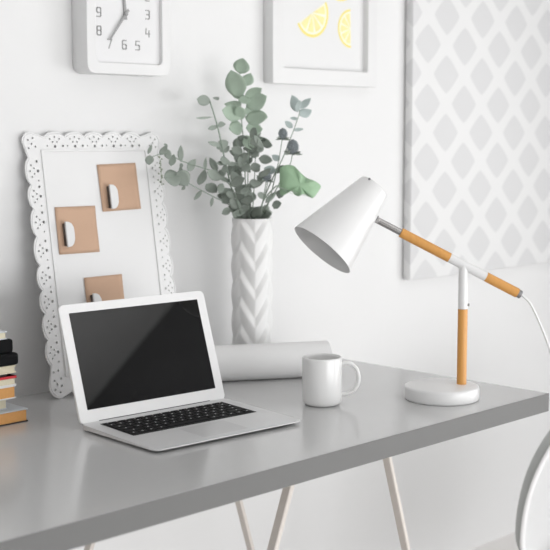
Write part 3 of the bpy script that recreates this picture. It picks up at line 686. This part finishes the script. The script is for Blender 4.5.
link_mesh('stretcher_frame', bm, M['beige'], cv)

# ------------------------------------------------------------------ books
def book(xr, yf, z0, z1, L, W_, cover, pages, label, cov_t=.0022, hard=True, rz=0, name='book', spine_label=None):
    """xr = right end, yf = front; fore-edge faces the room"""
    t = thing(name, label, 'book', (xr, yf, z0+.0002), rz, 'stack of books at the left edge of the desk')
    h = z1-z0-.0004; e = .003 if hard else .0003
    if pages is not None:
        bm = bmesh.new()
        box(bm, -L, 0, 0, W_, 0, cov_t); box(bm, -L, 0, 0, W_, h-cov_t, h); box(bm, -L, 0, W_-cov_t, W_, cov_t, h-cov_t)
        bmesh.ops.bevel(bm, geom=bm.edges[:], offset=.0004, segments=1, affect='EDGES')
        link_mesh('cover', bm, cover, t)
        link_mesh('pages', bbox(-L+e, -e, e*.6, W_-cov_t-.0005, cov_t, h-cov_t, .0), pages, t)
    else:
        link_mesh('cover', bbox(-L, 0, 0, W_, 0, h, min(.006, h*.3), 3), cover, t, auto=40)
    return t
r = book(1.332, 1.970, .7400, .7655, .24, .17, M['cov_d'], M['pages_o'], 'bottom book of the stack with orange page edges and pale upper cover')
link_mesh('upper_cover', bbox(-.2402, .0002, -.0002, .1702, .0230, .0254, .0004, 1), M['cov_g'], r)
b2 = book(1.300, 1.990, .7655, .7885, .21, .15, M['cov_g'], M['pages_c'], 'pale grey book second from the bottom of the stack')
book(1.308, 1.972, .7885, .8135, .22, .16, M['cov_w'], M['pages_o'], 'orange edged book with white cover third from the stack bottom')
r = book(1.309, 1.972, .8135, .8325, .22, .15, M['cov_w'], M['pages_c'], 'white book with red upper cover below the cream book')
link_mesh('top_cover', bbox(-.2202, .0003, -.0004, .1499, .0136, .0186, .0004, 1), M['cov_r'], r)
book(1.309, 1.972, .8372, .8525, .20, .15, M['pages_c'], M['pages_c'], 'cream book lying under the black volumes', cov_t=.003)
book(1.290, 1.974, .8325, .8372, .19, .14, M['cov_d'], None, 'thin dark brown book between the red topped and cream books')
book(1.314, 1.968, .8525, .8765, .21, .16, M['cov_k'], None, 'lower and wider of the two black books in stack')
book(1.304, 1.970, .8765, .9035, .20, .15, M['cov_k'], None, 'upper black book just below the pale book on top')
book(1.291, 1.972, .9035, .9190, .19, .15, M['cov_g'], M['pages_c'], 'pale grey book on top of the stack')

# ------------------------------------------------------------------ tub chair
rt = Vector((.7005, -.7137, 0)); fw = Vector((.7137, .7005, 0))
cc = fw*3.0 + rt*.925
chair = thing('tub_chair', 'white egg shaped tub chair standing to the right of the desk', 'chair', (cc.x, cc.y, 0), math.atan2(rt.y, rt.x))
def shell(a, dp, bu, bl_, cut, zc=.28):
    bm = bmesh.new(); bmesh.ops.create_uvsphere(bm, u_segments=64, v_segments=40, radius=1)
    for v in bm.verts: v.co = Vector((v.co.x*a, v.co.y*dp, v.co.z*(bu if v.co.z > 0 else bl_)))
    bmesh.ops.bisect_plane(bm, geom=bm.verts[:]+bm.edges[:]+bm.faces[:], plane_co=(0, -cut*dp, 0), plane_no=(0, -1, .0), clear_outer=True)
    for v in bm.verts: v.co.z += zc
    return bm
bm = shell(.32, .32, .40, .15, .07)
o = link_mesh('shell', bm, [M['chair_shade'], M['chairsh']], chair, smooth=True)
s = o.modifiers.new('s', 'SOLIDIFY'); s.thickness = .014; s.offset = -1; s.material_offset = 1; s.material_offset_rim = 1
bm = bmesh.new(); lathe(bm, [(0, 0), (.20, 0), (.235, .012), (.245, .04), (.235, .07), (.2, .085), (0, .09)], 48); link_mesh('seat_cushion', bm, M['cushion'], chair, smooth=True).location = (0, 0, .135)
for sx, sy in ((-1, -1), (1, -1), (1, 1), (-1, 1)):
    bm = bmesh.new(); rod(bm, (sx*.15, sy*.13, .17), (sx*.20, sy*.17, .0), .014, .009, n=14); link_mesh('leg', bm, M['woodo'], chair, auto=40)

# ------------------------------------------------------------------ light
w = bpy.data.worlds.new('World'); bpy.context.scene.world = w; w.use_nodes = True
bg = w.node_tree.nodes['Background']; bg.inputs[0].default_value = (.97, .985, 1, 1); bg.inputs[1].default_value = WORLD
def area(name, loc, rot, sx, sy, e, col=(1, 1, 1)):
    l = bpy.data.lights.new(name, 'AREA'); l.shape = 'RECTANGLE'; l.size = sx; l.size_y = sy; l.energy = e; l.color = col
    o = bpy.data.objects.new(name, l); C.objects.link(o); o.location = loc; o.rotation_euler = rot; return o
area('front_fill', (2.1, -2.9, .72), (math.radians(90), 0, 0), 3.6, 1.25, FRONT)  # added fill behind the camera, brightens the wall under the desk
area('window_light', (4.14, (WY0+WY1)/2, (WZ0+WZ1)/2), (0, math.radians(90), 0), WZ1-WZ0, WY1-WY0, WIN)

area('overhead_fill', (2.6, .4, 2.57), (0, 0, 0), 2.2, 1.2, TOP)  # added fill from above, out of view, lifts the desk top

# ------------------------------------------------------------------ camera
cam = bpy.data.cameras.new('camera'); co = bpy.data.objects.new('camera', cam); C.objects.link(co)
cam.sensor_width = 36; cam.lens = 36*1240/550
pit = 0.112427
f3 = fw*math.cos(pit)-Vector((0, 0, 1))*math.sin(pit); u3 = fw*math.sin(pit)+Vector((0, 0, 1))*math.cos(pit)
co.matrix_world = Matrix(((rt.x, u3.x, -f3.x, 0), (rt.y, u3.y, -f3.y, 0), (rt.z, u3.z, -f3.z, 1.285), (0, 0, 0, 1)))
cam.dof.use_dof = True; cam.dof.focus_distance = 2.42; cam.dof.aperture_fstop = 5.0
sc = bpy.context.scene; sc.camera = co
sc.view_settings.view_transform = 'Standard'; sc.view_settings.look = 'None'; sc.view_settings.gamma = 1; sc.view_settings.exposure = EXPO
sc.cycles.max_bounces = 10; sc.cycles.diffuse_bounces = 6
